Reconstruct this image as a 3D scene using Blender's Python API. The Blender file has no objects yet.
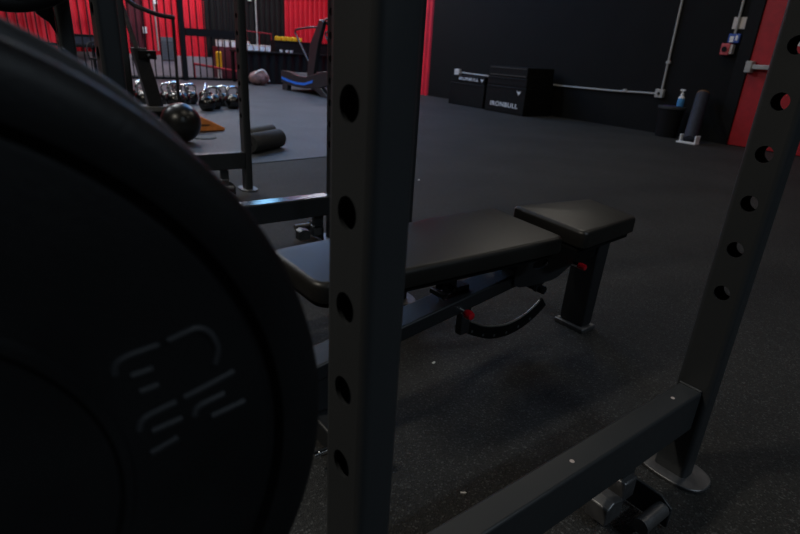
import bpy, bmesh, math, random
from mathutils import Vector, Matrix
random.seed(7)
PI = math.pi
S = bpy.context.scene
COL = S.collection

# ------------------------------------------------------------------ camera
cd = bpy.data.cameras.new('camera'); cam = bpy.data.objects.new('camera', cd); COL.objects.link(cam)
R = Matrix(((0.79994, 0.1777, -0.57317), (-0.59731, 0.32748, -0.73211), (0.05761, 0.928, 0.3681)))
cam.matrix_world = Matrix.Translation((0, 0, 0.9)) @ R.to_4x4()
cd.sensor_width = 36; cd.lens = 539.93 / 800 * 36; cd.clip_start = 0.02; cd.clip_end = 100
cd.dof.use_dof = True; cd.dof.focus_distance = 1.15; cd.dof.aperture_fstop = 6.3
S.camera = cam

# ------------------------------------------------------------------ world, exposure
w = bpy.data.worlds.new('world'); S.world = w; w.use_nodes = True
w.node_tree.nodes['Background'].inputs[0].default_value = (0.5, 0.55, 0.65, 1)
w.node_tree.nodes['Background'].inputs[1].default_value = 0.02
S.view_settings.view_transform = 'Standard'; S.view_settings.look = 'None'
S.view_settings.exposure = 0.0; S.view_settings.gamma = 1; S.view_settings.use_curve_mapping = False

# unseen ceiling panel lamps, the last two added as fill: (x, y, z, size_x, size_y, watts, colour)
LAMPS = [
    (1.5, 12.0, 4.3, 1.2, 0.3, 95, (0.93, 0.96, 1.0)),
    (4.5, 14.3, 4.3, 1.2, 0.3, 95, (0.93, 0.96, 1.0)),
    (7.0, 12.3, 4.3, 1.2, 0.3, 70, (0.93, 0.96, 1.0)),
    (-1.0, 9.0, 4.3, 1.2, 0.3, 60, (0.85, 0.92, 1.0)),
    (1.4, 8.4, 4.3, 1.2, 0.3, 75, (0.9, 0.95, 1.0)),
    (6.2, 4.6, 4.3, 1.2, 0.3, 22, (1.0, 0.93, 0.82)),
    (2.6, 3.4, 4.3, 1.2, 0.3, 9, (1.0, 0.9, 0.76)),
    (5.0, 0.6, 4.3, 1.2, 0.3, 8, (1.0, 0.93, 0.85)),
    (-2.6, 2.3, 4.3, 1.2, 0.3, 95, (1.0, 0.93, 0.80)),  # warm fill out of view, added to brighten the rack's left faces
    (1.2, -3.2, 4.3, 1.2, 0.3, 62, (0.72, 0.87, 1.0)),  # bluish fill behind the camera, added for the faces turned towards it
]

# ------------------------------------------------------------------ materials
def mat(name, col, rough=0.6, metal=0.0, noise=0.0, nscale=60.0, bump=0.0, bscale=200.0, coat=0.0, emis=None, spec=0.5, rvar=0.0):
    m = bpy.data.materials.new(name); m.use_nodes = True
    nt = m.node_tree; b = nt.nodes['Principled BSDF']
    b.inputs['Base Color'].default_value = (*col, 1)
    b.inputs['Roughness'].default_value = rough
    b.inputs['Metallic'].default_value = metal
    b.inputs['Specular IOR Level'].default_value = spec
    b.inputs['Coat Weight'].default_value = coat
    tc = nt.nodes.new('ShaderNodeTexCoord')
    if noise > 0 or rvar > 0:
        n = nt.nodes.new('ShaderNodeTexNoise'); n.inputs['Scale'].default_value = nscale; n.inputs['Detail'].default_value = 3
        nt.links.new(tc.outputs['Object'], n.inputs['Vector'])
        if noise > 0:
            r = nt.nodes.new('ShaderNodeValToRGB')
            r.color_ramp.elements[0].position = 0.3; r.color_ramp.elements[1].position = 0.7
            r.color_ramp.elements[0].color = (*[max(0, c * (1 - noise)) for c in col], 1)
            r.color_ramp.elements[1].color = (*[c * (1 + noise) for c in col], 1)
            nt.links.new(n.outputs['Fac'], r.inputs['Fac']); nt.links.new(r.outputs['Color'], b.inputs['Base Color'])
        if rvar > 0:
            mr = nt.nodes.new('ShaderNodeMapRange')
            mr.inputs['To Min'].default_value = rough - rvar; mr.inputs['To Max'].default_value = rough + rvar
            nt.links.new(n.outputs['Fac'], mr.inputs['Value']); nt.links.new(mr.outputs['Result'], b.inputs['Roughness'])
    if bump > 0:
        n2 = nt.nodes.new('ShaderNodeTexNoise'); n2.inputs['Scale'].default_value = bscale; n2.inputs['Detail'].default_value = 2
        bp = nt.nodes.new('ShaderNodeBump'); bp.inputs['Strength'].default_value = bump; bp.inputs['Distance'].default_value = 0.002
        nt.links.new(tc.outputs['Object'], n2.inputs['Vector']); nt.links.new(n2.outputs['Fac'], bp.inputs['Height'])
        nt.links.new(bp.outputs['Normal'], b.inputs['Normal'])
    if emis:
        b.inputs['Emission Color'].default_value = (*emis[0], 1); b.inputs['Emission Strength'].default_value = emis[1]
    return m

def rubber_floor(name, base, fleck, gran, rough, thr=0.66):
    m = bpy.data.materials.new(name); m.use_nodes = True
    nt = m.node_tree; b = nt.nodes['Principled BSDF']; L = nt.links.new
    tc = nt.nodes.new('ShaderNodeTexCoord')
    v = nt.nodes.new('ShaderNodeTexVoronoi'); v.inputs['Scale'].default_value = gran
    L(tc.outputs['Object'], v.inputs['Vector'])
    sp = nt.nodes.new('ShaderNodeSeparateColor'); L(v.outputs['Color'], sp.inputs['Color'])
    r = nt.nodes.new('ShaderNodeValToRGB'); e = r.color_ramp.elements
    e[0].position = 0.0; e[0].color = (*[c * 0.55 for c in base], 1)
    e[1].position = 1.0; e[1].color = (*fleck, 1)
    k = e.new(thr); k.color = (*[c * 1.25 for c in base], 1)
    L(sp.outputs['Red'], r.inputs['Fac'])
    n = nt.nodes.new('ShaderNodeTexNoise'); n.inputs['Scale'].default_value = 1.6; n.inputs['Detail'].default_value = 6
    L(tc.outputs['Object'], n.inputs['Vector'])
    mr = nt.nodes.new('ShaderNodeMapRange'); mr.inputs['From Min'].default_value = 0.3; mr.inputs['From Max'].default_value = 0.7
    mr.inputs['To Min'].default_value = 0.75; mr.inputs['To Max'].default_value = 1.25
    L(n.outputs['Fac'], mr.inputs['Value'])
    mx = nt.nodes.new('ShaderNodeVectorMath'); mx.operation = 'SCALE'
    L(r.outputs['Color'], mx.inputs[0]); L(mr.outputs['Result'], mx.inputs['Scale'])
    L(mx.outputs[0], b.inputs['Base Color'])
    b.inputs['Roughness'].default_value = rough; b.inputs['Specular IOR Level'].default_value = 0.35
    bp = nt.nodes.new('ShaderNodeBump'); bp.inputs['Strength'].default_value = 0.7; bp.inputs['Distance'].default_value = 0.002
    L(v.outputs['Distance'], bp.inputs['Height']); L(bp.outputs['Normal'], b.inputs['Normal'])
    return m

M = dict(
    floor=rubber_floor('granulated_rubber', (0.024, 0.0235, 0.022), (0.08, 0.079, 0.076), 270, 0.75, 0.86),
    mat=rubber_floor('smooth_rubber', (0.05, 0.052, 0.058), (0.075, 0.077, 0.085), 130, 0.55, 0.8),
    black_wall=mat('black_paint', (0.0032, 0.0031, 0.0028), 0.75, noise=0.25, nscale=2.5, spec=0.2),
    dark_metal_wall=mat('black_corrugated_steel', (0.009, 0.0085, 0.008), 0.6, spec=0.25, noise=0.3, nscale=2),
    red_wall=mat('red_corrugated_steel', (0.72, 0.012, 0.03), 0.55, noise=0.12, nscale=3),
    red_dark=mat('maroon_panel', (0.09, 0.006, 0.014), 0.6, noise=0.2, nscale=3),
    pale=mat('pale_grey_skirting', (0.34, 0.27, 0.29), 0.6, noise=0.15, nscale=4),
    ceil=mat('dark_ceiling', (0.03, 0.03, 0.03), 0.9, noise=0.2, nscale=3),
    red_door=mat('red_door_paint', (0.42, 0.008, 0.014), 0.5, noise=0.12, nscale=14),
    powder=mat('charcoal_powder_coat', (0.031, 0.034, 0.037), 0.42, bump=0.06, bscale=900, rvar=0.06, nscale=20),
    steel_dull=mat('brushed_dull_steel', (0.16, 0.16, 0.165), 0.45, metal=0.7, noise=0.2, nscale=40),
    weld=mat('scuffed_edge_steel', (0.12, 0.125, 0.135), 0.4, metal=0.5, noise=0.3, nscale=80),
    chrome=mat('chrome', (0.8, 0.8, 0.8), 0.16, metal=1.0, rvar=0.05, nscale=30),
    kb=mat('polished_dark_steel', (0.10, 0.095, 0.09), 0.25, metal=1.0, rvar=0.06, nscale=30),
    rubber=mat('black_rubber', (0.006, 0.0062, 0.007), 0.55, noise=0.35, nscale=14, bump=0.15, bscale=260, spec=0.3),
    rubber_b=mat('worn_black_rubber', (0.03, 0.031, 0.034), 0.6, noise=0.3, nscale=20, bump=0.1, bscale=200, spec=0.35),
    vinyl=mat('black_vinyl', (0.014, 0.013, 0.0115), 0.40, noise=0.12, nscale=6, bump=0.12, bscale=500, rvar=0.05),
    vinyl_seam=mat('vinyl_piping', (0.03, 0.028, 0.026), 0.3),
    knob=mat('red_knob_plastic', (0.55, 0.008, 0.02), 0.25, coat=0.5, noise=0.05),
    black=mat('black_plastic', (0.004, 0.004, 0.0045), 0.65, noise=0.2, nscale=30, spec=0.2),
    blackm=mat('black_satin_steel', (0.018, 0.018, 0.02), 0.4, noise=0.2, nscale=30),
    plyo=mat('black_coated_plywood', (0.0045, 0.0045, 0.0043), 0.6, spec=0.2, noise=0.3, nscale=12),
    edge=mat('worn_edge', (0.05, 0.048, 0.04), 0.6, noise=0.3, nscale=20),
    white=mat('white_print', (0.85, 0.85, 0.87), 0.6, noise=0.1, nscale=40),
    conduit=mat('grey_conduit', (0.42, 0.41, 0.39), 0.45, noise=0.1, nscale=20),
    plate_w=mat('cream_plastic', (0.62, 0.55, 0.5), 0.5, noise=0.05),
    blue=mat('blue_plastic', (0.04, 0.10, 0.42), 0.5, noise=0.2, nscale=60),
    blue_l=mat('blue_liquid', (0.10, 0.36, 0.75), 0.25, noise=0.1, nscale=40),
    blue_s=mat('bright_blue_strip', (0.02, 0.16, 0.72), 0.4, noise=0.05),
    red_p=mat('red_plastic', (0.6, 0.08, 0.09), 0.45, noise=0.1, nscale=60),
    red_t=mat('red_tube_paint', (0.35, 0.008, 0.02), 0.45, noise=0.1),
    yellow=mat('yellow_plastic', (0.8, 0.42, 0.01), 0.5, noise=0.08, nscale=20),
    bench_steel=mat('dark_bench_steel', (0.016, 0.0175, 0.02), 0.42, bump=0.05, bscale=900),
    orange=mat('orange_plastic', (0.8, 0.26, 0.06), 0.5, noise=0.15, nscale=20),
    navy=mat('navy_foam', (0.018, 0.022, 0.038), 0.7, noise=0.2, nscale=20),
    wood=mat('cork_brown', (0.14, 0.06, 0.02), 0.7, noise=0.2, nscale=30),
    foam=mat('black_foam', (0.03, 0.03, 0.031), 0.75, noise=0.3, nscale=60, bump=0.3, bscale=150),
    foam_g=mat('grey_foam', (0.10, 0.10, 0.10), 0.7, noise=0.2, nscale=40),
    bag=mat('beige_red_fabric', (0.17, 0.09, 0.08), 0.8, noise=0.95, nscale=9),
    paper=mat('paper_white', (0.75, 0.73, 0.7), 0.8, noise=0.05),
    chip=mat('chipped_paint_pink_grey', (0.6, 0.5, 0.46), 0.7, noise=0.1),
    panel=mat('lamp_diffuser', (0.9, 0.9, 0.9), 0.5, emis=((0.9, 0.95, 1.0), 6.0)),
    panelw=mat('warm_lamp_diffuser', (0.9, 0.88, 0.8), 0.5, emis=((1.0, 0.9, 0.75), 1.0)),
    grille=mat('grey_louvre', (0.12, 0.125, 0.14), 0.5, noise=0.1),
)

# ------------------------------------------------------------------ mesh helpers
def link(name, bm, m, parent=None, smooth=False, bevel=0.0, segs=2):
    me = bpy.data.meshes.new(name); bmesh.ops.recalc_face_normals(bm, faces=bm.faces[:]); bm.to_mesh(me); bm.free()
    ms = m if isinstance(m, (list, tuple)) else [m]
    for x in ms: me.materials.append(x)
    o = bpy.data.objects.new(name, me); COL.objects.link(o)
    if parent: o.parent = parent
    if smooth:
        for p in me.polygons: p.use_smooth = True
        try: me.set_sharp_from_angle(angle=math.radians(38))
        except Exception: pass
    if bevel > 0:
        b = o.modifiers.new('bevel', 'BEVEL'); b.width = bevel; b.segments = segs; b.limit_method = 'ANGLE'; b.angle_limit = math.radians(40)
        b.harden_normals = False
        for p in me.polygons: p.use_smooth = True
        try: me.set_sharp_from_angle(angle=math.radians(60))
        except Exception: pass
    return o

def box(bm, x0, x1, y0, y1, z0, z1, mi=0, rot=None, pivot=None):
    vs = [Vector((x, y, z)) for x in (x0, x1) for y in (y0, y1) for z in (z0, z1)]
    if rot is not None:
        pv = Vector(pivot) if pivot else Vector(((x0 + x1) / 2, (y0 + y1) / 2, (z0 + z1) / 2))
        vs = [pv + rot @ (v - pv) for v in vs]
    v = [bm.verts.new(p) for p in vs]
    for f in ((0, 1, 3, 2), (4, 6, 7, 5), (0, 4, 5, 1), (2, 3, 7, 6), (0, 2, 6, 4), (1, 5, 7, 3)):
        bm.faces.new([v[i] for i in f]).material_index = mi

def frame_of(d):
    d = d.normalized(); a = Vector((0, 0, 1)) if abs(d.z) < 0.9 else Vector((1, 0, 0))
    u = d.cross(a).normalized(); return u, d.cross(u).normalized()

def tube(bm, pts, r, seg=16, mi=0, cap=True):
    pts = [Vector(p) for p in pts]; rings = []; u = None
    for i, p in enumerate(pts):
        d = (pts[min(i + 1, len(pts) - 1)] - pts[max(i - 1, 0)]).normalized()
        if u is None: u, _ = frame_of(d)
        u = (u - d * u.dot(d)).normalized(); v = d.cross(u)
        rr = r[i] if isinstance(r, (list, tuple)) else r
        rings.append([bm.verts.new(p + (u * math.cos(t) + v * math.sin(t)) * rr) for t in [2 * PI * k / seg for k in range(seg)]])
    for a, b in zip(rings, rings[1:]):
        for k in range(seg):
            bm.faces.new((a[k], a[(k + 1) % seg], b[(k + 1) % seg], b[k])).material_index = mi
    if cap:
        bm.faces.new(rings[0]).material_index = mi; bm.faces.new(rings[-1][::-1]).material_index = mi

def smooth_path(pts, n=6):
    P = [Vector(p) for p in pts]; out = []
    for i in range(len(P) - 1):
        a, b, c, d = P[max(i - 1, 0)], P[i], P[i + 1], P[min(i + 2, len(P) - 1)]
        for k in range(n):
            t = k / n
            out.append(0.5 * ((2 * b) + (c - a) * t + (2 * a - 5 * b + 4 * c - d) * t * t + (3 * b - 3 * c + d - a) * t ** 3))
    out.append(P[-1]); return out

def lathe(bm, prof, origin=(0, 0, 0), axis='Z', seg=48, mi=0, closed=False):
    o = Vector(origin); rings = []
    for r, h in prof:
        ring = []
        for k in range(seg):
            t = 2 * PI * k / seg; a, b = r * math.cos(t), r * math.sin(t)
            p = {'Z': Vector((a, b, h)), 'Y': Vector((a, h, b)), 'X': Vector((h, a, b))}[axis]
            ring.append(bm.verts.new(o + p))
        rings.append(ring)
    n = len(rings)
    for i in range(n if closed else n - 1):
        a, b = rings[i], rings[(i + 1) % n]
        for k in range(seg):
            try: bm.faces.new((a[k], a[(k + 1) % seg], b[(k + 1) % seg], b[k])).material_index = mi
            except ValueError: pass
    if not closed:
        for ring in (rings[0], rings[-1]):
            try: bm.faces.new(ring).material_index = mi
            except ValueError: pass

def prism(bm, poly, axis, lo, hi, mi=0):
    """poly in the two other axes, extruded along axis from lo to hi"""
    def P(a, b, h): return {'X': (h, a, b), 'Y': (a, h, b), 'Z': (a, b, h)}[axis]
    A = [bm.verts.new(P(a, b, lo)) for a, b in poly]; B = [bm.verts.new(P(a, b, hi)) for a, b in poly]
    n = len(poly)
    bm.faces.new(A).material_index = mi; bm.faces.new(B[::-1]).material_index = mi
    for i in range(n): bm.faces.new((A[i], B[i], B[(i + 1) % n], A[(i + 1) % n])).material_index = mi

def tag(o, label, cat, group=None):
    o['label'] = label; o['category'] = cat
    if group: o['group'] = group
    return o
def thing(name, label, cat, loc=(0, 0, 0), rz=0, group=None):
    o = bpy.data.objects.new(name, None); COL.objects.link(o); o.location = loc; o.rotation_euler = (0, 0, rz)
    o.empty_display_size = 0.1
    return tag(o, label, cat, group)
def part(name, fn, m, parent, **k):
    bm = bmesh.new(); fn(bm); return link(name, bm, m, parent, **k)
def struct(name, fn, m, **k):
    bm = bmesh.new(); fn(bm); o = link(name, bm, m, **k); o['kind'] = 'structure'; return o
def copy_tree(o, parent=None):
    c = o.copy(); COL.objects.link(c)
    if parent: c.parent = parent
    for ch in [x for x in COL.objects if x.parent == o]: copy_tree(ch, c)
    return c

# ------------------------------------------------------------------ the room
WX, WY = 8.06, 3.25                       # a point on the right-hand wall
DX, DY = 0.0713, 0.9975                   # direction the wall runs
ANG = math.atan2(DY, DX) - PI / 2         # its small turn from the y axis
def wall_pt(s, n, z): return Vector((WX + DX * s - DY * n, WY + DY * s + DX * n, z))
def on_wall(o): o.location = (WX, WY, 0); o.rotation_euler = (0, 0, ANG); return o
# in wall space: y runs along the wall, x = -distance out of it
struct('floor', lambda b: box(b, -6.2, 9.4, -4.2, 20.2, -0.1, 0), M['floor'])
struct('ceiling', lambda b: box(b, -6.2, 9.4, -4.2, 16.2, 4.5, 4.6), M['ceil'])
struct('wall_left', lambda b: box(b, -6.2, -6.0, -4.2, 16.0, 0, 4.5), M['black_wall'])
struct('wall_front', lambda b: box(b, -6.0, 7.2, -4.2, -4.0, 0, 4.5), M['black_wall'])
on_wall(struct('wall_right', lambda b: box(b, 0.0, 0.2, -7.4, 7.05, 0, 4.5), M['black_wall']))
def corr_y(b, y0, y1, x, z0, z1, pitch=0.155, d=0.03):
    y = y0
    while y < y1 - 0.01:
        e = min(y + pitch, y1); a = pitch
        prism(b, [(x, y), (x - d, y + a * .18), (x - d, y + a * .62), (x, y + a * .8), (x, e), (x + .05, e), (x + .05, y)], 'Z', z0, z1); y += pitch
on_wall(struct('wall_right_far', lambda b: corr_y(b, 7.05, 12.32, 0.0, 0, 4.5), M['red_wall']))
# back wall: corrugated sheet steel in red and black bays
YB = 15.5
def corr_x(b, x0, x1, y, z0, z1, pitch=0.155, d=0.035):
    x = x0
    while x < x1 - 0.01:
        e = min(x + pitch, x1); a = min(pitch, e - x)
        prism(b, [(x, y), (x + a * .18, y - d), (x + a * .62, y - d), (x + a * .8, y), (e, y), (e, y + .05), (x, y + .05)], 'Z', z0, z1); x += pitch
bays = [(-6.0, 3.30, 'red_wall'), (3.30, 3.66, 'red_dark'), (3.66, 5.15, 'red_wall'), (5.15, 7.42, 'dark_metal_wall'), (7.42, 8.95, 'red_wall')]
for i, (a, b_, m_) in enumerate(bays):
    struct('wall_back' if i == 0 else 'wall_back_bay', lambda b, a=a, b_=b_: corr_x(b, a, b_, YB, 0.5, 4.5), M[m_])
struct('trim_1', lambda b: box(b, -6.0, 8.93, YB - 0.03, YB + 0.12, 0, 0.5), M['pale'])
# smoother mat area behind the racks
struct('floor_mat_area', lambda b: prism(b, [(-6.0, 3.55), (1.70, 4.17), (2.62, 4.26), (4.6, 6.9), (7.2, 10.4), (8.4, 15.4), (-6.0, 15.4)], 'Z', 0, 0.006), M['mat'])

# lamps: a panel with frame and diffuser, and its light
for i, (x, y, z, sx, sy, W, c) in enumerate(LAMPS):
    t = thing('ceiling_light', 'unseen flat lit ceiling lamp panel in a black housing above the gym', 'light', (x, y, z), group='ceiling lamp panels')
    part('lamp_housing', lambda b: box(b, -sx / 2 - .03, sx / 2 + .03, -sy / 2 - .03, sy / 2 + .03, 0.01, 0.2), M['black'], t)
    part('lamp_diffuser', lambda b: box(b, -sx / 2, sx / 2, -sy / 2, sy / 2, -0.01, 0.01), M['panel'] if c[2] > 0.9 else M['panelw'], t)
    ld = bpy.data.lights.new('lamp_light', 'AREA'); ld.shape = 'RECTANGLE'; ld.size = sx; ld.size_y = sy; ld.energy = W; ld.color = c
    lo = bpy.data.objects.new('lamp_light', ld); COL.objects.link(lo); lo.parent = t; lo.location = (0, 0, -0.03)

# small unseen window high on the back wall, added for the blue bar glint
def reflection_pane(name, x0, x1, z0, z1, y, W, c, e):
    o = struct(name, lambda b: [box(b, x0 - .05, x1 + .05, y - .07, y - .045, z0 - .05, z0), box(b, x0 - .05, x1 + .05, y - .07, y - .045, z1, z1 + .05),
                                box(b, x0 - .05, x0, y - .07, y - .045, z0, z1), box(b, x1, x1 + .05, y - .07, y - .045, z0, z1)], M['blackm'])
    g = mat('blue_glow_glass', (0.8, 0.85, 0.9), 0.4, emis=(c, e))
    p = part('reflection_glass', lambda b: box(b, x0, x1, y - .06, y - .05, z0, z1), g, o)
    ld = bpy.data.lights.new('reflection_pane_light', 'AREA'); ld.shape = 'RECTANGLE'; ld.size = x1 - x0; ld.size_y = z1 - z0; ld.energy = W; ld.color = c
    lo = bpy.data.objects.new('reflection_pane_light', ld); COL.objects.link(lo); lo.location = ((x0 + x1) / 2, y - .1, (z0 + z1) / 2); lo.rotation_euler = (-PI / 2, 0, 0)
reflection_pane('reflection_pane_1', 6.30, 6.98, 3.75, 4.4, YB, 3, (0.25, 0.62, 1.0), 3.0)
glow_frame = struct('ceiling_glow_frame', lambda b: [box(b, 3.9, 6.7, 7.9, 8.0, 4.44, 4.5), box(b, 3.9, 6.7, 12.0, 12.1, 4.44, 4.5), box(b, 3.9, 4.0, 8.0, 12.0, 4.44, 4.5), box(b, 6.6, 6.7, 8.0, 12.0, 4.44, 4.5)], M['blackm'])  # unseen glowing ceiling panel, added for the blue reflection on the bench head
part('ceiling_glow_panel', lambda b: box(b, 4.0, 6.6, 8.0, 12.0, 4.47, 4.49), mat('blue_ceiling_glow', (0.3, 0.5, 0.8), 0.4, emis=((0.13, 0.42, 1.0), 4.2)), glow_frame)

# ------------------------------------------------------------------ right wall: door, conduits, boxes
def wpart(name, fn, m, parent=None, **k):
    return part(name, fn, m, parent, **k)
door = on_wall(struct('door_1', lambda b: box(b, -0.03, -0.004, -1.9, 0.0, 0.01, 2.2), M['red_door']))
on_wall(struct('trim_2', lambda b: [box(b, -0.05, -0.002, 0.005, 0.17, 0, 2.36), box(b, -0.05, -0.002, -2.07, -1.905, 0, 2.36), box(b, -0.05, -0.002, -1.905, 0.005, 2.205, 2.36)], M['black']))
def bar_fn(b):
    box(b, -0.13, -0.03, -0.08, 0.0, 0.92, 1.06); box(b, -0.12, -0.06, -1.7, -0.08, 0.965, 1.02)
    box(b, -0.13, -0.03, -1.78, -1.7, 0.94, 1.05)
wpart('push_bar', bar_fn, M['conduit'], door, bevel=0.01)
sign = on_wall(tag(link('door_notice', (lambda b: (box(b, -0.034, -0.031, -0.68, -0.42, 1.25, 1.55), b)[1])(bmesh.new()), M['paper']),
    'white notice sheet on the red door, glimpsed through a hole of the right rack upright', 'sign'))

def conduit(name, label, pts, r=0.013, clips=()):
    t = on_wall(thing(name, label, 'conduit'))
    part('pipe', lambda b: tube(b, [(-0.02, s, z) for s, z in pts], r, 12), M['conduit'], t, smooth=True)
    for s, z in clips: part('clip', lambda b, s=s, z=z: box(b, -0.04, -0.002, s - .03, s + .03, z - .005, z + .035), M['conduit'], t, bevel=0.004)
    return t
conduit('wall_conduit', 'long grey horizontal conduit pipe low on the black wall, running behind the boxes', [(5.86, 0.582), (5.0, 0.566), (3.13, 0.525), (1.9, 0.535), (1.5, 0.55), (1.22, 0.556)], 0.014, [(4.8, 0.56), (1.75, 0.54)])
conduit('wall_conduit', 'grey vertical conduit pipe rising from the low junction box', [(1.13, 0.63), (1.12, 4.4)], 0.015, [(1.125, 0.98)])
conduit('wall_conduit', 'grey vertical conduit pipe passing over the cream wall plate near the red door', [(0.285, 1.385), (0.285, 4.4)], 0.015)
def wall_box(name, label, cat, s0, s1, z0, z1, d, m, extra=None, off=0.0):
    t = on_wall(thing(name, label, cat))
    part('housing', lambda b: box(b, -d - off, -0.002 - off, s0, s1, z0, z1), m, t, bevel=0.008)
    if extra: extra(t)
    return t
wall_box('junction_box', 'small pale junction box where horizontal and vertical conduits meet, above the waste bin', 'junction box', 1.08, 1.21, 0.505, 0.625, 0.06, M['conduit'],
         lambda t: part('cover_screw', lambda b: lathe(b, [(0.022, -0.068), (0.022, -0.06)], (0, 1.145, 0.563), 'X', 16), M['black'], t))
wall_box('junction_box', 'small white junction box at the far end of the low conduit', 'junction box', 5.87, 6.03, 0.52, 0.65, 0.07, M['plate_w'],
         lambda t: part('cover_screw', lambda b: lathe(b, [(0.01, -0.076), (0.01, -0.07)], (0, 5.95, 0.585), 'X', 12), M['conduit'], t))
wall_box('wall_plate', 'square cream wall plate behind the conduit near the red door', 'wall plate', 0.19, 0.355, 1.44, 1.58, 0.004, M['plate_w'])
def bl(t):
    part('wrap_label', lambda b: [box(b, -0.053, -0.0505, 0.22, 0.25, 1.30, 1.36), box(b, -0.053, -0.0505, 0.27, 0.32, 1.28, 1.35)], M['white'], t)
wall_box('control_box', 'small blue and white box hanging at the conduit end near the red door', 'box', 0.20, 0.345, 1.27, 1.38, 0.05, M['blue'], bl)
def rl(t):
    part('button', lambda b: lathe(b, [(0.035, -0.096), (0.03, -0.086)], (0, 0.335, 1.19), 'X', 20), M['black'], t)
    part('side_strip', lambda b: box(b, -0.075, -0.01, 0.245, 0.274, 1.135, 1.25), M['chip'], t)
wall_box('call_point', 'small red box with a dark round button below the blue box near the red door', 'alarm box', 0.276, 0.39, 1.12, 1.262, 0.085, M['red_p'], rl)

# waste bin with spray bottle beside it
t = thing('waste_bin', 'black waste bin with a dark rimmed lid against the black wall', 'bin', (7.85, 4.03, 0), ANG)
def oval(b, a, c, z0, z1, a2=None, c2=None, n=36):
    a2 = a2 or a; c2 = c2 or c
    A = [b.verts.new((c * math.cos(q), a * math.sin(q), z0)) for q in [2 * PI * k / n for k in range(n)]]
    B = [b.verts.new((c2 * math.cos(q), a2 * math.sin(q), z1)) for q in [2 * PI * k / n for k in range(n)]]
    b.faces.new(A); b.faces.new(B)
    for k in range(n): b.faces.new((A[k], A[(k + 1) % n], B[(k + 1) % n], B[k]))
part('bin_body', lambda b: oval(b, 0.155, 0.10, 0, 0.38, 0.18, 0.13), M['black'], t, smooth=True)
part('bin_rim', lambda b: oval(b, 0.195, 0.145, 0.38, 0.42), M['rubber_b'], t, smooth=True, bevel=0.008)
part('lid_flap', lambda b: oval(b, 0.12, 0.08, 0.42, 0.43), mat('dark_purple_bag', (0.03, 0.025, 0.07), 0.4, noise=0.4, nscale=30), t, smooth=True)
t = thing('spray_bottle', 'small clear bottle of blue liquid with white pump standing on the waste bin', 'bottle', (7.90, 3.95, 0.42), ANG)
part('bottle_body', lambda b: lathe(b, [(0.04, 0), (0.045, 0.01), (0.045, 0.1), (0.042, 0.115)]), M['blue_l'], t, smooth=True)
part('bottle_shoulder', lambda b: lathe(b, [(0.042, 0.115), (0.035, 0.135), (0.02, 0.15), (0.018, 0.165)]), M['white'], t, smooth=True)
part('pump', lambda b: [lathe(b, [(0.02, 0.165), (0.02, 0.185), (0.009, 0.19), (0.009, 0.215)]), box(b, -0.014, 0.014, -0.03, 0.035, 0.215, 0.235)], M['white'], t, smooth=True)

t = thing('rolled_mat', 'tall dark navy rolled mat standing by the black wall in a white bracket foot', 'mat', (7.52, 3.52, 0), ANG)
rt = Matrix.Rotation(math.radians(13), 3, 'Y')
def roll_fn(b): tube(b, [(0.0, 0.0, 0.05), (0.41, 0.20, 0.60)], 0.085, 24)
part('roll', roll_fn, M['navy'], t, smooth=True)
part('top_strip', lambda b: tube(b, [(0.4105, 0.2003, 0.6007), (0.425, 0.207, 0.62)], 0.082, 24), M['wood'], t, smooth=True)
part('bracket_foot', lambda b: [box(b, -0.06, 0.04, 0.095, 0.115, 0, 0.11), box(b, -0.06, 0.04, -0.115, -0.095, 0, 0.11), box(b, -0.10, 0.02, -0.13, 0.13, 0, 0.02)], M['white'], t, bevel=0.005)

# ------------------------------------------------------------------ plyo boxes
def text_part(txt, parent, size, loc, m, name='lettering'):
    cu = bpy.data.curves.new('t', 'FONT'); cu.body = txt; cu.size = size; cu.extrude = 0.0015; cu.offset = size * 0.012; cu.space_character = 1.12; cu.align_x = 'CENTER'; cu.align_y = 'CENTER'
    to = bpy.data.objects.new('t', cu); COL.objects.link(to)
    bpy.context.view_layer.update()
    me = bpy.data.meshes.new_from_object(to.evaluated_get(bpy.context.evaluated_depsgraph_get())); me.transform(Matrix.Diagonal((1, 0.78, 1, 1)))
    COL.objects.unlink(to); bpy.data.objects.remove(to)
    o = bpy.data.objects.new(name, me); COL.objects.link(o); me.materials.clear(); me.materials.append(m)
    # reads left to right along -y, faces -x
    o.matrix_world = Matrix(((0, 0, -1, loc[0]), (-1, 0, 0, loc[1]), (0, 1, 0, loc[2]), (0, 0, 0, 1)))
    o.parent = parent; return o
def bull(b, x, y, z, s):
    prism(b, [(y + s, z + .8 * s), (y + .55 * s, z + .45 * s), (y - .55 * s, z + .45 * s), (y - s, z + .8 * s), (y - .8 * s, z + .1 * s), (y - .3 * s, z - .2 * s), (y, z - s), (y + .3 * s, z - .2 * s), (y + .8 * s, z + .1 * s)], 'X', x - .003, x)
def plyo_box(label, loc, sx, sy, sz, letters=None, logo=None, lsz=0.13, group=None, edge=False):
    t = thing('plyo_box', label, 'box', loc, ANG, group)
    part('box_body', lambda b: box(b, 0, sx, 0, sy, 0, sz), M['plyo'], t, bevel=0.006)
    part('front_panel', lambda b: [box(b, -0.006, 0, 0.03, sy - .03, 0.03, 0.045), box(b, -0.006, 0, 0.03, sy - .03, sz - .03, sz - .018)], M['edge'] if edge else M['black'], t)
    if letters: text_part('IRONBULL', t, lsz, (-0.004, letters[0], letters[1]), M['white'])
    if logo: part('bull_head_logo', lambda b: bull(b, -0.001, logo[0], logo[1], logo[2]), M['white'], t)
    return t
bx = (7.50, 6.42, 0)
plyo_box('largest black jump box lettered in white, lowest of the stack against the black wall', bx, 0.66, 1.0, 0.455, (0.50, 0.145), (0.16, 0.37, 0.048), 0.138)
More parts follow.
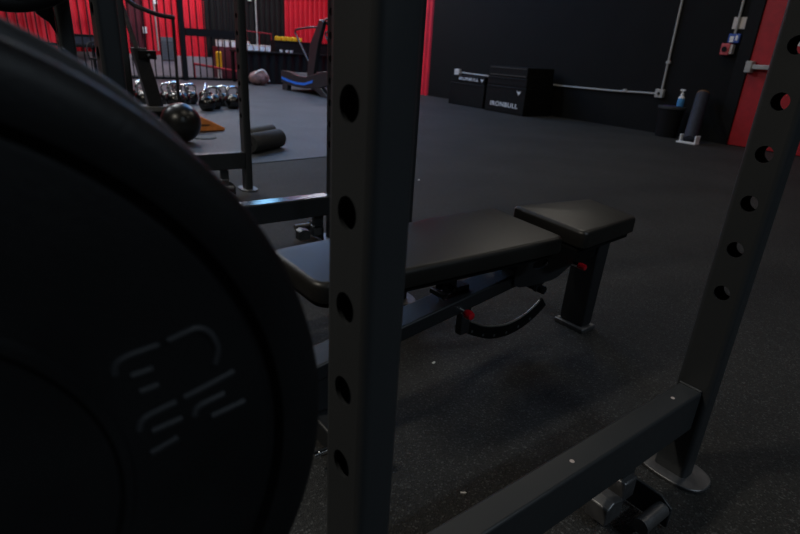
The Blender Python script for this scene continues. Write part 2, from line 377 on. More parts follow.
plyo_box('thin black jump box layer, middle of the stack against the black wall', (7.505, 6.425, 0.456), 0.65, 0.99, 0.15)
plyo_box('black jump box layer with worn top edge, topmost of the stack against the black wall', (7.51, 6.44, 0.607), 0.64, 0.96, 0.18, edge=True)
plyo_box('black jump box on the floor just left of the three-high stack', (7.66, 7.56, 0), 0.48, 1.06, 0.42)
plyo_box('thin black lid box with white lettering on top of the left jump box', (7.665, 7.58, 0.421), 0.45, 1.0, 0.14, (0.47, 0.085), (0.07, 0.08, 0.045), 0.115)

# ------------------------------------------------------------------ perforated uprights
ZB = 0.0541                                # rack-space height of the floor
SC = 1.064                                 # rack-space to metres
def rackspace(o): o.location = (o.location.x * SC, o.location.y * SC, (o.location.z - ZB) * SC); o.scale = (SC, SC, SC); return o
def upright_fn(sx, sy, h, z_first, pitch=0.09, hole=0.015, rc=0.010, wall=0.004, holes=True):
    """hollow rounded rectangular tube with holes through the two faces normal to x"""
    def fn(b):
        def shell(ox, oy, r, flip):
            N = 4
            loop = []
            for cx, cy, a0 in ((ox - r, oy - r, 0), (-ox + r, oy - r, 90), (-ox + r, -oy + r, 180), (ox - r, -oy + r, 270)):
                for k in range(N + 1):
                    a = math.radians(a0 + 90 * k / N); loop.append((cx + r * math.cos(a), cy + r * math.sin(a)))
            n = len(loop)
            A = [b.verts.new((x, y, ZB)) for x, y in loop]; B = [b.verts.new((x, y, h)) for x, y in loop]
            for k in range(n):
                x0, y0 = loop[k]; x1, y1 = loop[(k + 1) % n]
                if holes and abs(x0 - x1) < 1e-6 and abs(abs(x0) - ox) < 1e-6 and abs(y0 - y1) > r: continue   # perforated faces built below
                b.faces.new((A[k], A[(k + 1) % n], B[(k + 1) % n], B[k]))
            return
        shell(sx, sy, rc, False)
        if not holes:
            return
        ix = sx - wall; iy = sy - wall; shell(ix, iy, max(rc - wall, .002), True)
        seg = 24
        for ox, oy, r in ((sx, sy, rc), (ix, iy, max(rc - wall, .002))):
            yy = oy - r
            for sgn in (-1, 1):
                z = z_first - pitch / 2
                q = [b.verts.new((sgn * ox, y, zz)) for y, zz in ((-yy, ZB), (yy, ZB), (yy, z), (-yy, z))]; b.faces.new(q)
                zc = z_first
                while zc + pitch / 2 < h - .02:
                    C = []; D = []
                    for k in range(seg):
                        a = 2 * PI * k / seg; c, s = math.cos(a), math.sin(a)
                        t = min(yy / abs(c) if abs(c) > 1e-6 else 1e9, (pitch / 2) / abs(s) if abs(s) > 1e-6 else 1e9)
                        C.append(b.verts.new((sgn * ox, hole * c, zc + hole * s))); D.append(b.verts.new((sgn * ox, t * c, zc + t * s)))
                    for k in range(seg):
                        b.faces.new((C[k], C[(k + 1) % seg], D[(k + 1) % seg], D[k]))
                    # square off the cell corners
                    for cy, cz in ((yy, pitch / 2), (-yy, pitch / 2), (-yy, -pitch / 2), (yy, -pitch / 2)):
                        ang = math.atan2(cz, cy) % (2 * PI); k = int(ang / (2 * PI / seg)) % seg
                        b.faces.new((D[k], D[(k + 1) % seg], b.verts.new((sgn * ox, cy, zc + cz))))
                    zc += pitch
                q = [b.verts.new((sgn * ox, y, zz)) for y, zz in ((-yy, zc - pitch / 2), (yy, zc - pitch / 2), (yy, h), (-yy, h))]; b.faces.new(q)
        # hole rims
        for sgn in (-1, 1):
            zc = z_first
            while zc + pitch / 2 < h - .02:
                A = [b.verts.new((sgn * sx, hole * math.cos(a), zc + hole * math.sin(a))) for a in [2 * PI * k / seg for k in range(seg)]]
                B = [b.verts.new((sgn * ix, hole * math.cos(a), zc + hole * math.sin(a))) for a in [2 * PI * k / seg for k in range(seg)]]
                for k in range(seg): b.faces.new((A[k], A[(k + 1) % seg], B[(k + 1) % seg], B[k]))
                zc += pitch
    return fn

def foot_fn(dx=0.052, dy=0.078):
    def fn(b):
        n = 40; z = 0.008; r = dx
        pts = [(dx * math.copysign(abs(math.cos(a)) ** 0.75, math.cos(a)), dy * math.copysign(abs(math.sin(a)) ** 0.75, math.sin(a))) for a in [2 * PI * k / n for k in range(n)]]
        prism(b, pts, 'Z', ZB, ZB + z)
    return fn

UP_X, UP_Y = 0.0225, 0.0360
def place(o, x, y, z=0): o.location = (x, y, z); return o
H_RACK = 2.25
def rack(label, posts, bars, pegs, storage=()):
    t = rackspace(thing('power_rack', label, 'rack'))
    first = None
    for i, (x, y) in enumerate(posts):
        if first is None:
            first = part('upright', upright_fn(UP_X, UP_Y, H_RACK, 0.5), M['powder'], t, smooth=True); o = first
        else:
            o = first.copy(); COL.objects.link(o)
        place(o, x, y, 0.008)
        o.location.z = 0.0
        f = part('foot_plate', foot_fn(), M['steel_dull'], o, bevel=0.002)
    for (x0, x1, y0, y1, z0, z1) in bars:
        o = part('cross_bar', lambda b: box(b, x0, x1, y0, y1, z0, z1), M['powder'], t, bevel=0.005, segs=3)
    return t

# our rack: uprights (x,y) centres
XA, XB, YN, YF = 0.2590, 1.1225, 0.3805, 1.441
r1 = rack('charcoal power rack in the foreground, the big round-holed uprights around the bench',
    [(XA, YN), (XB, YN), (XA, YF), (XB, YF), (-0.09, YN), (-0.09, YF)],
    [(XA + UP_X, XB - UP_X, 0.360, 0.409, 0.187, 0.281),
     (XA + UP_X, XB - UP_X, 1.417, 1.466, 0.187, 0.281),
     (-0.09 + UP_X, XA - UP_X, 0.360, 0.409, 0.187, 0.281),
     (-0.09 + UP_X, XA - UP_X, 1.417, 1.466, 0.187, 0.281),
     (-0.115, -0.065, YN + UP_Y, YF - UP_Y, 0.187, 0.281),
     (XA + UP_X, XB - UP_X, 0.360, 0.409, 2.15, 2.244),
     (XA + UP_X, XB - UP_X, 1.417, 1.466, 2.15, 2.244),
     (XB - .025, XB + .025, YN + UP_Y, YF - UP_Y, 2.15, 2.244),
     (-0.115, -0.065, YN + UP_Y, YF - UP_Y, 2.15, 2.244)], None)
# weld bead and chips on the near bar
part('weld_bead', lambda b: [tube(b, [(XB - UP_X - .002, 0.362, 0.282), (XB - UP_X - .002, 0.407, 0.282)], 0.0022, 8)], M['weld'], r1, smooth=True)
for (x, y) in ((1.025, 0.385), (0.692, 0.384), ):
    part('paint_chip', lambda b: lathe(b, [(0.0045, 0.2805), (0.004, 0.2815)], (x, y, 0), 'Z', 12), M['chip'], r1)
part('storage_peg', lambda b: tube(b, [(-0.087, YN - UP_Y, 0.6945), (-0.087, 0.244, 0.6945)], 0.022, 24), M['steel_dull'], r1, smooth=True)

r2 = rack('second charcoal power rack behind the bench, its low bar topped by an added reflecting strip',
    [(0.2625, 2.13), (1.250, 2.13), (1.262, 3.20), (0.64, 3.20)],
    [(0.2625 + UP_X, 1.250 - UP_X, 2.093, 2.165, 0.187, 0.275),
     (0.64 + UP_X, 1.262 - UP_X, 3.163, 3.225, 0.192, 0.290),
     (0.2625 + UP_X, 1.250 - UP_X, 2.105, 2.155, 2.15, 2.244),
     (0.64 + UP_X, 1.262 - UP_X, 3.175, 3.225, 2.15, 2.244)], None)
part('bar_top_reflector', lambda b: box(b, 0.30, 1.215, 2.098, 2.160, 0.275, 0.2765), mat('silver_reflector', (0.45, 0.45, 0.46), 0.16, metal=0.9, noise=0.15, nscale=30), r2)['label'] = 'silver strip added for the sheen on the bar top'  # added reflector, stands in for the sheen of the coated bar top

# band-peg brackets bolted under the cross bars
def bracket(parent, x, y, s=1.0, z=0.187, d=-1):
    """d = side of the bar the plate reaches out to"""
    q = lambda v: y + d * v
    def yy(a, b): return (min(q(a), q(b)), max(q(a), q(b)))
    o = part('band_peg_bracket', lambda b: prism(b, [(q(-.04), 0.062), (q(-.04), 0.125), (q(.05 * s), 0.125), (q(.075 * s), 0.11), (q(.075 * s), 0.062)], 'X', x, x + .007), M['powder'], parent, bevel=0.002)
    part('peg', lambda b: tube(b, [(x, q(.058 * s), 0.098), (x - .078, q(.058 * s), 0.098)], 0.0155, 20), M['steel_dull'], o, smooth=True)
    part('peg_block', lambda b: box(b, x - .045, x, *yy(-.035, .0), 0.085, 0.135), M['steel_dull'], o, bevel=0.004)
    part('wedge_block', lambda b: prism(b, [(x - .06, 0.075), (x - .06, .115), (x - .095, .125), (x - .115, .115), (x - .115, .075)], 'Y', *yy(-.035, .01)), M['steel_dull'], o, bevel=0.003)
    part('bracket_post', lambda b: box(b, x - .04, x + .006, *yy(-.035, -.012), 0.125, z), M['powder'], o)
    return o
bracket(r1, 0.935, 0.372)
bracket(r2, 1.185, 2.155, 1.5, z=0.180, d=1)
bracket(r2, 1.13, 3.16, 1.2)
# hook on the second rack's upright, and bar loaded with a plate
def jhook(b):
    prism(b, [(0.238, 0.89), (0.238, 0.99), (0.215, 0.985), (0.195, 0.965), (0.2, 0.94), (0.222, 0.925)], 'Y', 2.105, 2.115)
    lathe(b, [(0.018, 2.10), (0.018, 2.12)], (0.208, 0, 0.957), 'Y', 20)
part('hook', jhook, M['blackm'], r2, bevel=0.002)

# ------------------------------------------------------------------ weight plates
def plate_fn(b, th=0.058):
    # front at y=0 facing -y
    pr = [(0.026, 0.004), (0.04, 0.0), (0.05, 0.004), (0.105, 0.006), (0.109, 0.006), (0.111, 0.0025), (0.115, 0.0025), (0.117, 0.006), (0.187, 0.006), (0.190, 0.0065), (0.1915, 0.0085), (0.1945, 0.0085), (0.197, 0.001), (0.201, 0.0),
          (0.214, 0.0), (0.2195, 0.002), (0.2235, 0.006), (0.225, 0.012), (0.225, th - .012), (0.2235, th - .006), (0.2195, th - .002), (0.214, th), (0.2, th), (0.194, th - .006), (0.05, th - .006), (0.04, th), (0.026, th)]
    lathe(b, pr, (0, 0, 0), 'Y', 160, closed=True)
t = rackspace(thing('bumper_plate', 'huge black rubber bumper plate with raised stencil marks filling the left foreground', 'weight plate', (-0.085, 0.2445, 0.694)))
part('plate_disc', plate_fn, M['rubber'], t, smooth=True)
ST = [[(0.029, 0.752), (0.030, 0.757), (0.035, 0.760), (0.050, 0.762)], [(0.036, 0.749), (0.046, 0.75)], [(0.039, 0.739), (0.048, 0.74)],
      [(0.054, 0.763), (0.062, 0.765), (0.069, 0.766), (0.075, 0.761), (0.078, 0.752), (0.076, 0.743)], [(0.059, 0.728), (0.086, 0.735)],
      [(0.063, 0.715), (0.066, 0.72), (0.08, 0.723)], [(0.072, 0.711), (0.091, 0.714)], [(0.036, 0.717), (0.037, 0.721), (0.041, 0.724), (0.055, 0.727)],
      [(0.042, 0.714), (0.057, 0.716)], [(0.04, 0.701), (0.054, 0.705)]]
def marks(b):
    for s in ST:
        p = [(x + 0.085, 0.0062, z - 0.695) for x, z in s]
        if len(p) > 2: p = smooth_path(p, 5)
        tube(b, p, 0.0019, 10)
part('raised_marking', marks, M['rubber_b'], t, smooth=True)
part('hub_ring', lambda b: lathe(b, [(0.0252, 0.0), (0.034, -0.001), (0.034, 0.058), (0.0252, 0.058)], (0, 0, 0), 'Y', 48, closed=True), M['steel_dull'], t, smooth=True)
t2 = rackspace(thing('bumper_plate', 'second black bumper plate just behind the huge foreground plate, only its upper rim showing', 'weight plate', (-0.088, 0.304, 0.697)))
t2.scale = (SC * 1.03, SC, SC * 1.03)
part('plate_disc', lambda b: plate_fn(b, 0.036), M['rubber_b'], t2, smooth=True)
t3 = rackspace(thing('bumper_plate', 'black plate high at the top left corner, loaded on the bar of the second rack', 'weight plate', (0.115, 1.84, 1.165)))
part('plate_disc', plate_fn, M['rubber'], t3, smooth=True)
t = rackspace(thing('barbell', 'steel barbell resting on the second rack hook, carrying the plate at top left', 'barbell', (0.115, 2.0, 1.165)))
part('sleeve', lambda b: tube(b, [(0, -0.2, 0), (0, 0.07, 0)], 0.0245, 24), M['steel_dull'], t, smooth=True)
part('collar', lambda b: lathe(b, [(0.036, 0.07), (0.036, 0.09)], (0, 0, 0), 'Y', 24), M['steel_dull'], t, smooth=True)
part('shaft', lambda b: tube(b, [(0, 0.09, 0), (0, 1.40, 0)], 0.014, 16), M['steel_dull'], t, smooth=True)
# the two bar catches that carry it
def catch(y):
    part('bar_catch', lambda b: [box(b, 0.07, 0.238, y, y + .03, 1.128, 1.150), box(b, 0.07, 0.085, y, y + .03, 1.150, 1.185), box(b, 0.226, 0.238, y, y + .03, 1.10, 1.22)], M['blackm'], r2, bevel=0.003)
catch(2.115)

# ------------------------------------------------------------------ adjustable bench
t = thing('adjustable_bench', 'black vinyl adjustable gym bench with red knobs standing inside the foreground rack', 'bench')
def pad(b, outline, z0, z1, rr=0.02, n=5):
    """rounded slab from an outline (list of x,y) with soft top and bottom edge"""
    cx = sum(p[0] for p in outline) / len(outline); cy = sum(p[1] for p in outline) / len(outline)
    def inset(d):
        out = []; m = len(outline)
        for i, (x, y) in enumerate(outline):
            a = Vector(outline[i - 1]); c = Vector(outline[(i + 1) % m]); tt = (c - a).normalized(); nrm = Vector((-tt.y, tt.x))
            out.append((x + nrm.x * d, y + nrm.y * d))
        return out
    rings = []
    for k in range(n + 1):
        a = PI / 2 * k / n; rings.append((inset(rr * (1 - math.sin(a))), z0 + rr * .5 * (1 - math.cos(a))))
    for k in range(n + 1):
        a = PI / 2 * k / n; rings.append((inset(rr * (1 - math.cos(a))), z1 - rr * (1 - math.sin(a))))
    V = [[b.verts.new((x, y, z)) for x, y in o] for o, z in rings]; m = len(outline)
    for A, B in zip(V, V[1:]):
        for i in range(m): b.faces.new((A[i], A[(i + 1) % m], B[(i + 1) % m], B[i]))
    b.faces.new(V[0]); b.faces.new(V[-1])
def round_outline(pts, r, n=6):
    out = []; m = len(pts)
    for i, p in enumerate(pts):
        p = Vector(p); a = Vector(pts[i - 1]); c = Vector(pts[(i + 1) % m]); ri = r[i] if isinstance(r, (list, tuple)) else r
        d1 = (a - p).normalized(); d2 = (c - p).normalized()
        s, e = p + d1 * ri, p + d2 * ri
        for k in range(n + 1):
            u = k / n; out.append(tuple((1 - u) ** 2 * s + 2 * u * (1 - u) * p + u * u * e))
    return out
BC = 1.012
bo = round_outline([(0.478, 0.868), (0.62, 0.856), (1.03, 0.838), (1.225, 0.835), (1.262, 1.148), (1.09, 1.160), (0.80, 1.135), (0.478, 1.112)], [.045, .05, .15, .03, .02, .12, .15, .035])
part('back_pad', lambda b: pad(b, bo, 0.412, 0.460, 0.014), M['vinyl'], t, smooth=True)
part('back_pad_base', lambda b: pad(b, [(BCx * 0.97 + 0.026, (y - .995) * .9 + .995) for BCx, y in bo], 0.398, 0.412, 0.003), M['black'], t, smooth=True)
so = round_outline([(1.284, 0.816), (1.592, 0.846), (1.655, 1.062), (1.318, 1.118)], [.03, .012, .03, .02])
part('seat_pad', lambda b: pad(b, so, 0.414, 0.467, 0.012), M['vinyl'], t, smooth=True)
part('seat_pad_base', lambda b: pad(b, [((x - 1.47) * .93 + 1.47, (y - .965) * .9 + .965) for x, y in so], 0.398, 0.414, 0.003), M['black'], t, smooth=True)
part('front_leg', lambda b: [prism(b, [(1.60, 0.02), (1.655, 0.02), (1.678, 0.385), (1.612, 0.385)], 'Y', 0.962, 1.062)], M['bench_steel'], t, bevel=0.005)
part('leg_foot', lambda b: box(b, 1.588, 1.668, 0.950, 1.074, 0, 0.018), M['steel_dull'], t, bevel=0.004)
def slant(b, x0, z0, x1, z1, hh, y0, y1): prism(b, [(x0, z0), (x1, z1), (x1, z1 - hh), (x0, z0 - hh)], 'Y', y0, y1)
part('main_beam', lambda b: slant(b, 0.50, 0.206, 1.25, 0.318, 0.044, 0.960, 1.045), M['bench_steel'], t, bevel=0.005)
part('seat_beam', lambda b: [prism(b, [(1.335, 0.355), (1.70, 0.390), (1.70, 0.33), (1.60, 0.285), (1.335, 0.274)], 'Y', 0.975, 1.044)], M['bench_steel'], t, bevel=0.004)
def gusset(b):
    # plate with a hand hole, built as a ring of quads
    outer = [(1.17, 0.285), (1.18, 0.39), (1.30, 0.395), (1.45, 0.397), (1.45, 0.30), (1.37, 0.262), (1.28, 0.262), (1.20, 0.268)]
    n = 32; cx, cz = 1.285, 0.330
    def ray(a):
        d = Vector((math.cos(a), math.sin(a))); best = 9
        for i in range(len(outer)):
            p = Vector(outer[i]) - Vector((cx, cz)); q = Vector(outer[(i + 1) % len(outer)]) - Vector((cx, cz)); e = q - p
            den = d.x * e.y - d.y * e.x
            if abs(den) < 1e-9: continue
            tt = (p.x * e.y - p.y * e.x) / den; u = (p.x * d.y - p.y * d.x) / den
            if tt > 0 and -1e-6 <= u <= 1 + 1e-6: best = min(best, tt)
        return (cx + d.x * best, cz + d.y * best)
    O = [ray(2 * PI * k / n) for k in range(n)]; I = [(cx + .038 * math.cos(2 * PI * k / n), cz + .016 * math.sin(2 * PI * k / n)) for k in range(n)]
    for y0, y1 in ((0.948, 0.955),):
        vo = [[b.verts.new((x, y, z)) for x, z in L] for L in (O, I) for y in (y0, y1)]
        for k in range(n):
            j = (k + 1) % n
            b.faces.new((vo[0][k], vo[0][j], vo[2][j], vo[2][k])); b.faces.new((vo[1][k], vo[1][j], vo[3][j], vo[3][k]))
            b.faces.new((vo[0][k], vo[0][j], vo[1][j], vo[1][k])); b.faces.new((vo[2][k], vo[2][j], vo[3][j], vo[3][k]))
part('side_plate', gusset, M['bench_steel'], t)
part('pivot_block', lambda b: prism(b, [(1.20, 0.30), (1.20, 0.396), (1.24, 0.396), (1.24, 0.30)], 'Y', 0.956, 1.05), M['bench_steel'], t, bevel=0.003)
part('pivot_block', lambda b: prism(b, [(1.36, 0.30), (1.36, 0.396), (1.46, 0.396), (1.46, 0.30)], 'Y', 0.956, 0.974), M['bench_steel'], t, bevel=0.003)
part('swing_arm', lambda b: [slant(b, 1.30, 0.262, 1.40, 0.33, 0.035, 0.962, 0.972)], M['bench_steel'], t)
part('arm_roller', lambda b: tube(b, [(1.318, 0.945, 0.235), (1.318, 1.06, 0.235)], 0.013, 16), M['black'], t, smooth=True)
# curved ladder plate
INN = smooth_path([(1.060, 1.03, .165), (1.113, 1.03, .134), (1.150, 1.03, .115), (1.198, 1.03, .100), (1.271, 1.03, .089), (1.349, 1.03, .102), (1.405, 1.03, .128), (1.43, 1.03, .148)], 4)
OUT = smooth_path([(1.030, 1.03, .145), (1.090, 1.03, .105), (1.145, 1.03, .078), (1.200, 1.03, .058), (1.280, 1.03, .050), (1.360, 1.03, .064), (1.425, 1.03, .095), (1.455, 1.03, .118)], 4)
def arc_fn(b):
    for i in range(len(INN) - 1):
        prism(b, [(p.x, p.z) for p in (INN[i], INN[i + 1], OUT[i + 1], OUT[i])], 'Y', 1.026, 1.034)
part('ladder_arc', arc_fn, M['black'], t)
part('arc_edge', lambda b: tube(b, [(p.x, 1.03, p.z + .002) for p in INN[3:-2]], 0.0035, 8), mat('worn_steel_edge', (0.30, 0.29, 0.26), 0.35, metal=0.6, noise=0.2, nscale=30), t, smooth=True)
for x, z in ((1.058, .145), (1.101, .112), (1.153, .085), (1.206, .069), (1.264, .063), (1.321, .070), (1.377, .085)):
    part('ladder_hole', lambda b: lathe(b, [(0.005, 1.0245), (0.004, 1.026)], (x, 0, z), 'Y', 12), M['steel_dull'], t)
part('ladder_hanger', lambda b: [box(b, 1.025, 1.06, 1.0, 1.025, 0.13, 0.262)], M['blackm'], t, bevel=0.003)
def knob(x, z, r=0.0125):
    k = part('pop_pin', lambda b: tube(b, [(x, 0.972, z), (x, 0.942, z)], 0.008, 16), M['chrome'], t, smooth=True)
    part('knob', lambda b: lathe(b, [(0.006, 0.945), (0.0105, 0.943), (r, 0.936), (r, 0.926), (r * .8, 0.918), (r * .3, 0.916)], (x, 0, z), 'Y', 24), M['knob'], k, smooth=True)['label'] = 'glossy red knob'
knob(0.978, 0.243, 0.0135)
knob(1.478, 0.290, 0.011)
def supp(b):
    box(b, 0.935, 0.985, 0.995, 1.0, 0.285, 0.398); box(b, 0.935, 0.985, 1.024, 1.029, 0.285, 0.398)
    tube(b, [(0.96, 0.975, 0.305), (0.96, 1.05, 0.305)], 0.008, 12); box(b, 0.915, 0.93, 0.97, 1.03, 0.285, 0.30); box(b, 0.985, 1.03, 0.99, 1.03, 0.285, 0.300)
part('pad_bracket', supp, M['blackm'], t, bevel=0.002)
part('rear_foot', lambda b: [box(b, 0.52, 0.58, 0.80, 1.235, 0.006, 0.066)], M['bench_steel'], t, bevel=0.006)
part('rear_post', lambda b: prism(b, [(0.505, 0.066), (0.575, 0.066), (0.56, 0.205), (0.515, 0.200)], 'Y', 0.975, 1.049), M['bench_steel'], t, bevel=0.004)
for y in (0.80, 1.235): part('foot_cap', lambda b: box(b, 0.514, 0.586, y - .012, y + .012, 0, 0.072), M['steel_dull'], t, bevel=0.005)
part('wheel_bolt', lambda b: lathe(b, [(0.005, 0.462), (0.011, 0.466), (0.011, 0.476), (0.006, 0.480)], (0, 0.868, 0.045), 'X', 20), M['chrome'], t, smooth=True)
part('wheel_axle', lambda b: tube(b, [(0.480, 0.868, 0.045), (0.522, 0.868, 0.045)], 0.008, 12), M['chrome'], t, smooth=True)

# ------------------------------------------------------------------ small scraps on the floor
def scrap(label, x, y, sx, sy, rz, h=0.003):
    o = link('paper_scrap', (lambda b: (prism(b, [(-sx, -sy), (sx * .6, -sy), (sx, 0), (sx * .6, sy), (-sx, sy)], 'Z', 0, h), b)[1])(bmesh.new()), M['paper'])
    o.location = (x, y, 0.0); o.rotation_euler = (0, 0, rz); tag(o, label, 'scrap'); return o
scrap('tiny white paper scrap on the rubber floor inside the near cross bar', 0.711, 0.629, 0.0065, 0.0022, -0.64)
scrap('tiny pale crumb on the rubber floor under the bench beam', 1.006, 1.082, 0.006, 0.003, 0.2)
scrap('tiny pinkish scrap on the floor beyond the bench near the far upright', 2.618, 3.175, 0.012, 0.006, 0.5)

# ------------------------------------------------------------------ medicine ball, orange wedge, rollers
t = thing('slam_ball', 'large glossy black exercise ball on the floor left of the second rack', 'ball', (1.48, 5.31, 0.006))
part('ball_shell', lambda b: bmesh.ops.create_uvsphere(b, u_segments=48, v_segments=32, radius=0.178, matrix=Matrix.Translation((0, 0, 0.178))), mat('glossy_black_rubber', (0.012, 0.012, 0.012), 0.32, noise=0.2, nscale=12, bump=0.1, bscale=80), t, smooth=True)
part('valve', lambda b: tube(b, [(0.0, -0.170, 0.245), (0.0, -0.174, 0.247)], 0.008, 12), M['black'], t)
t = thing('floor_wedge', 'orange slotted triangular wedge on the floor right of the black ball', 'wedge', (1.83, 5.90, 0.006))
part('wedge_body', lambda b: prism(b, [(-0.12, 0), (0.27, 0), (0.275, 0.03), (0.12, 0.11), (0.02, 0.155), (-0.12, 0.16)], 'Y', 0, 0.22), M['orange'], t, bevel=0.012)
part('slot', lambda b: prism(b, [(-0.05, 0.05), (0.09, 0.058), (0.12, 0.066), (0.09, 0.074), (-0.05, 0.078)], 'Y', -0.003, 0.002), M['wood'], t)
o = link('flat_disc', (lambda b: (lathe(b, [(0.11, 0), (0.11, 0.008), (0.09, 0.012)], seg=40), b)[1])(bmesh.new()), M['foam_g'], smooth=True)
o.location = (1.75, 5.50, 0.006); tag(o, 'flat grey disc lying on the floor at the foot of the orange wedge', 'disc')
def foam_roller(label, p0, p1, r, m):
    p0 = Vector(p0); p1 = Vector(p1); c = (p0 + p1) / 2; d = p1 - p0; L_ = d.length
    t = thing('foam_roller', label, 'foam roller', (c.x, c.y, c.z), math.atan2(d.y, d.x))
    part('foam_sleeve', lambda b: lathe(b, [(r * .35, -L_ / 2), (r * .9, -L_ / 2), (r, -L_ / 2 + .012), (r, L_ / 2 - .012), (r * .9, L_ / 2), (r * .35, L_ / 2)], (0, 0, 0), 'X', 40), m, t, smooth=True)
    part('core', lambda b: lathe(b, [(r * .33, -L_ / 2 - .001), (r * .33, L_ / 2 + .001)], (0, 0, 0), 'X', 24), M['black'], t, smooth=True)
foam_roller('thick black foam roller on the floor, the nearer of the two beside the second rack', (1.83, 4.56, 0.091), (2.22, 4.80, 0.091), 0.085, M['foam'])
foam_roller('greyer thinner foam roller lying just behind the thick black one', (2.10, 5.25, 0.066), (2.46, 5.50, 0.066), 0.06, M['foam_g'])

# ------------------------------------------------------------------ kettlebells
def make_kettlebell(label):
    t = thing('kettlebell', label, 'kettlebell', group='steel kettlebells on the floor')
    part('bell', lambda b: lathe(b, [(0.0, 0.0), (0.07, 0.0), (0.075, 0.006), (0.102, 0.045), (0.114, 0.095), (0.106, 0.145), (0.08, 0.178), (0.045, 0.196), (0.0, 0.20)], seg=36), M['kb'], t, smooth=True)
    part('handle', lambda b: tube(b, smooth_path([(-0.062, 0, 0.165), (-0.082, 0, 0.205), (-0.085, 0, 0.25), (-0.055, 0, 0.288), (0.0, 0, 0.295), (0.055, 0, 0.288), (0.085, 0, 0.25), (0.082, 0, 0.205), (0.062, 0, 0.165)], 5), 0.019, 16), M['chrome'], t, smooth=True)
    return t
KB = [
 (2.20, 8.05, .4, 1.15, 'large steel kettlebell at the left front of the kettlebell rows, below the black handle frame'),
 (2.53, 7.75, 1.0, 1.0, 'steel kettlebell at the front centre of the rows, nearest to the rack upright but two'),
 (2.70, 7.95, -.4, 1.0, 'steel kettlebell tucked right behind the front-centre one'),
 (2.36, 8.28, -.5, 1.0, 'steel kettlebell in the front row between the large left one and the centre one'),
 (2.98, 7.98, .2, 1.0, 'steel kettlebell at the right end of the front row beside the rack upright'),
 (2.95, 8.32, -.6, .95, 'steel kettlebell right behind the rightmost front-row one'),
 (2.58, 8.62, .3, .95, 'steel kettlebell in the back row, second from the left'),
 (2.22, 8.50, .2, 1.0, 'steel kettlebell in the back row behind the large left one'),
 (2.86, 8.78, 1.2, .95, 'steel kettlebell in the back row with its handle showing above the centre'),
 (1.92, 8.75, .8, 1.05, 'steel kettlebell far left, showing between the dark rack upright and the machine arm'),
 (1.85, 8.25, .1, 1.1, 'steel kettlebell at the far left front, partly behind the machine arm'),
]
k0 = None
for i, (x, y, rz, s, lb) in enumerate(KB):
    if k0 is None: k0 = make_kettlebell(lb); o = k0
    else: o = copy_tree(k0)
    o.location = (x, y, 0.006); o.rotation_euler = (0, 0, rz); o.scale = (s, s, s); o['label'] = lb

# ------------------------------------------------------------------ exercise machine with upright handle
t = thing('exercise_machine', 'black exercise machine with slanted mast and grey flat deck behind the rack uprights', 'exercise machine')
part('deck', lambda b: box(b, 1.10, 1.80, 5.98, 6.20, 0.20, 0.255), M['foam_g'], t, bevel=0.012)
part('deck_rail', lambda b: [box(b, 1.05, 1.86, 6.04, 6.14, 0.12, 0.20)], M['blackm'], t, bevel=0.005)
for x in (1.12, 1.74): part('leg', lambda b: box(b, x, x + .06, 5.92, 6.26, 0.006, 0.12), M['blackm'], t, bevel=0.005)
part('mast', lambda b: prism(b, [(1.39, 0.255), (1.53, 0.255), (1.42, 0.80), (1.29, 0.80)], 'Y', 6.03, 6.15), M['blackm'], t, bevel=0.01)
part('mast_tube', lambda b: tube(b, [(1.345, 6.09, 0.79), (1.22, 6.09, 1.30), (1.19, 6.09, 1.40)], 0.024, 16), M['steel_dull'], t, smooth=True)
part('adjuster', lambda b: [box(b, 1.34, 1.50, 6.0, 6.18, 0.70, 0.78), tube(b, [(1.42, 6.05, 0.74), (1.42, 5.93, 0.72)], 0.02, 12)], M['black'], t, bevel=0.005)
part('handle_tube', lambda b: tube(b, smooth_path([(1.20, 6.09, 1.33), (1.33, 6.05, 1.19), (1.45, 6.0, 1.135), (1.56, 6.0, 1.105), (1.66, 6.0, 1.095), (1.70, 6.0, 1.09)], 6), 0.021, 14), M['blackm'], t, smooth=True)
part('handle_post', lambda b: tube(b, [(1.685, 6.0, 1.085), (1.67, 6.0, 0.26)], 0.015, 12), M['blackm'], t, smooth=True)

# ------------------------------------------------------------------ fence in front of the back wall
YFN = 13.8
t = thing('bar_fence', 'black steel bar fence in front of the red corrugated back wall', 'fence')
def bars(b):
    x = -5.9
    while x < 3.98: box(b, x - .012, x + .012, YFN - .012, YFN + .012, 0.06, 2.6); x += 0.155
bars_o = part('fence_bars', bars, M['black'], t)
bars_o['label'] = 'row of thin upright black bars'
part('top_rail', lambda b: box(b, -5.95, 4.0, YFN - .025, YFN + .025, 2.6, 2.66), M['black'], t)
part('bottom_rail', lambda b: box(b, -5.95, 4.0, YFN - .02, YFN + .02, 0.02, 0.07), M['black'], t)
part('fence_post', lambda b: box(b, 3.99, 4.10, YFN - .055, YFN + .055, 0, 2.75), M['black'], t)
t = thing('fence_gate', 'black barred gate with a thick middle rail, right of the thick fence post', 'gate')
def gbars(b):
    x = 4.25
    while x < 5.3: box(b, x - .012, x + .012, YFN - .012, YFN + .012, 0.06, 2.6); x += 0.155
part('gate_bars', gbars, M['black'], t)
part('middle_rail', lambda b: box(b, 4.12, 5.36, YFN - .04, YFN + .04, 0.985, 1.15), M['black'], t)
part('bottom_rail', lambda b: box(b, 4.12, 5.36, YFN - .02, YFN + .02, 0.02, 0.07), M['black'], t)
part('top_rail', lambda b: box(b, 4.12, 5.36, YFN - .02, YFN + .02, 2.6, 2.66), M['black'], t)
part('gate_post', lambda b: box(b, 5.36, 5.44, YFN - .04, YFN + .04, 0, 2.75), M['black'], t)

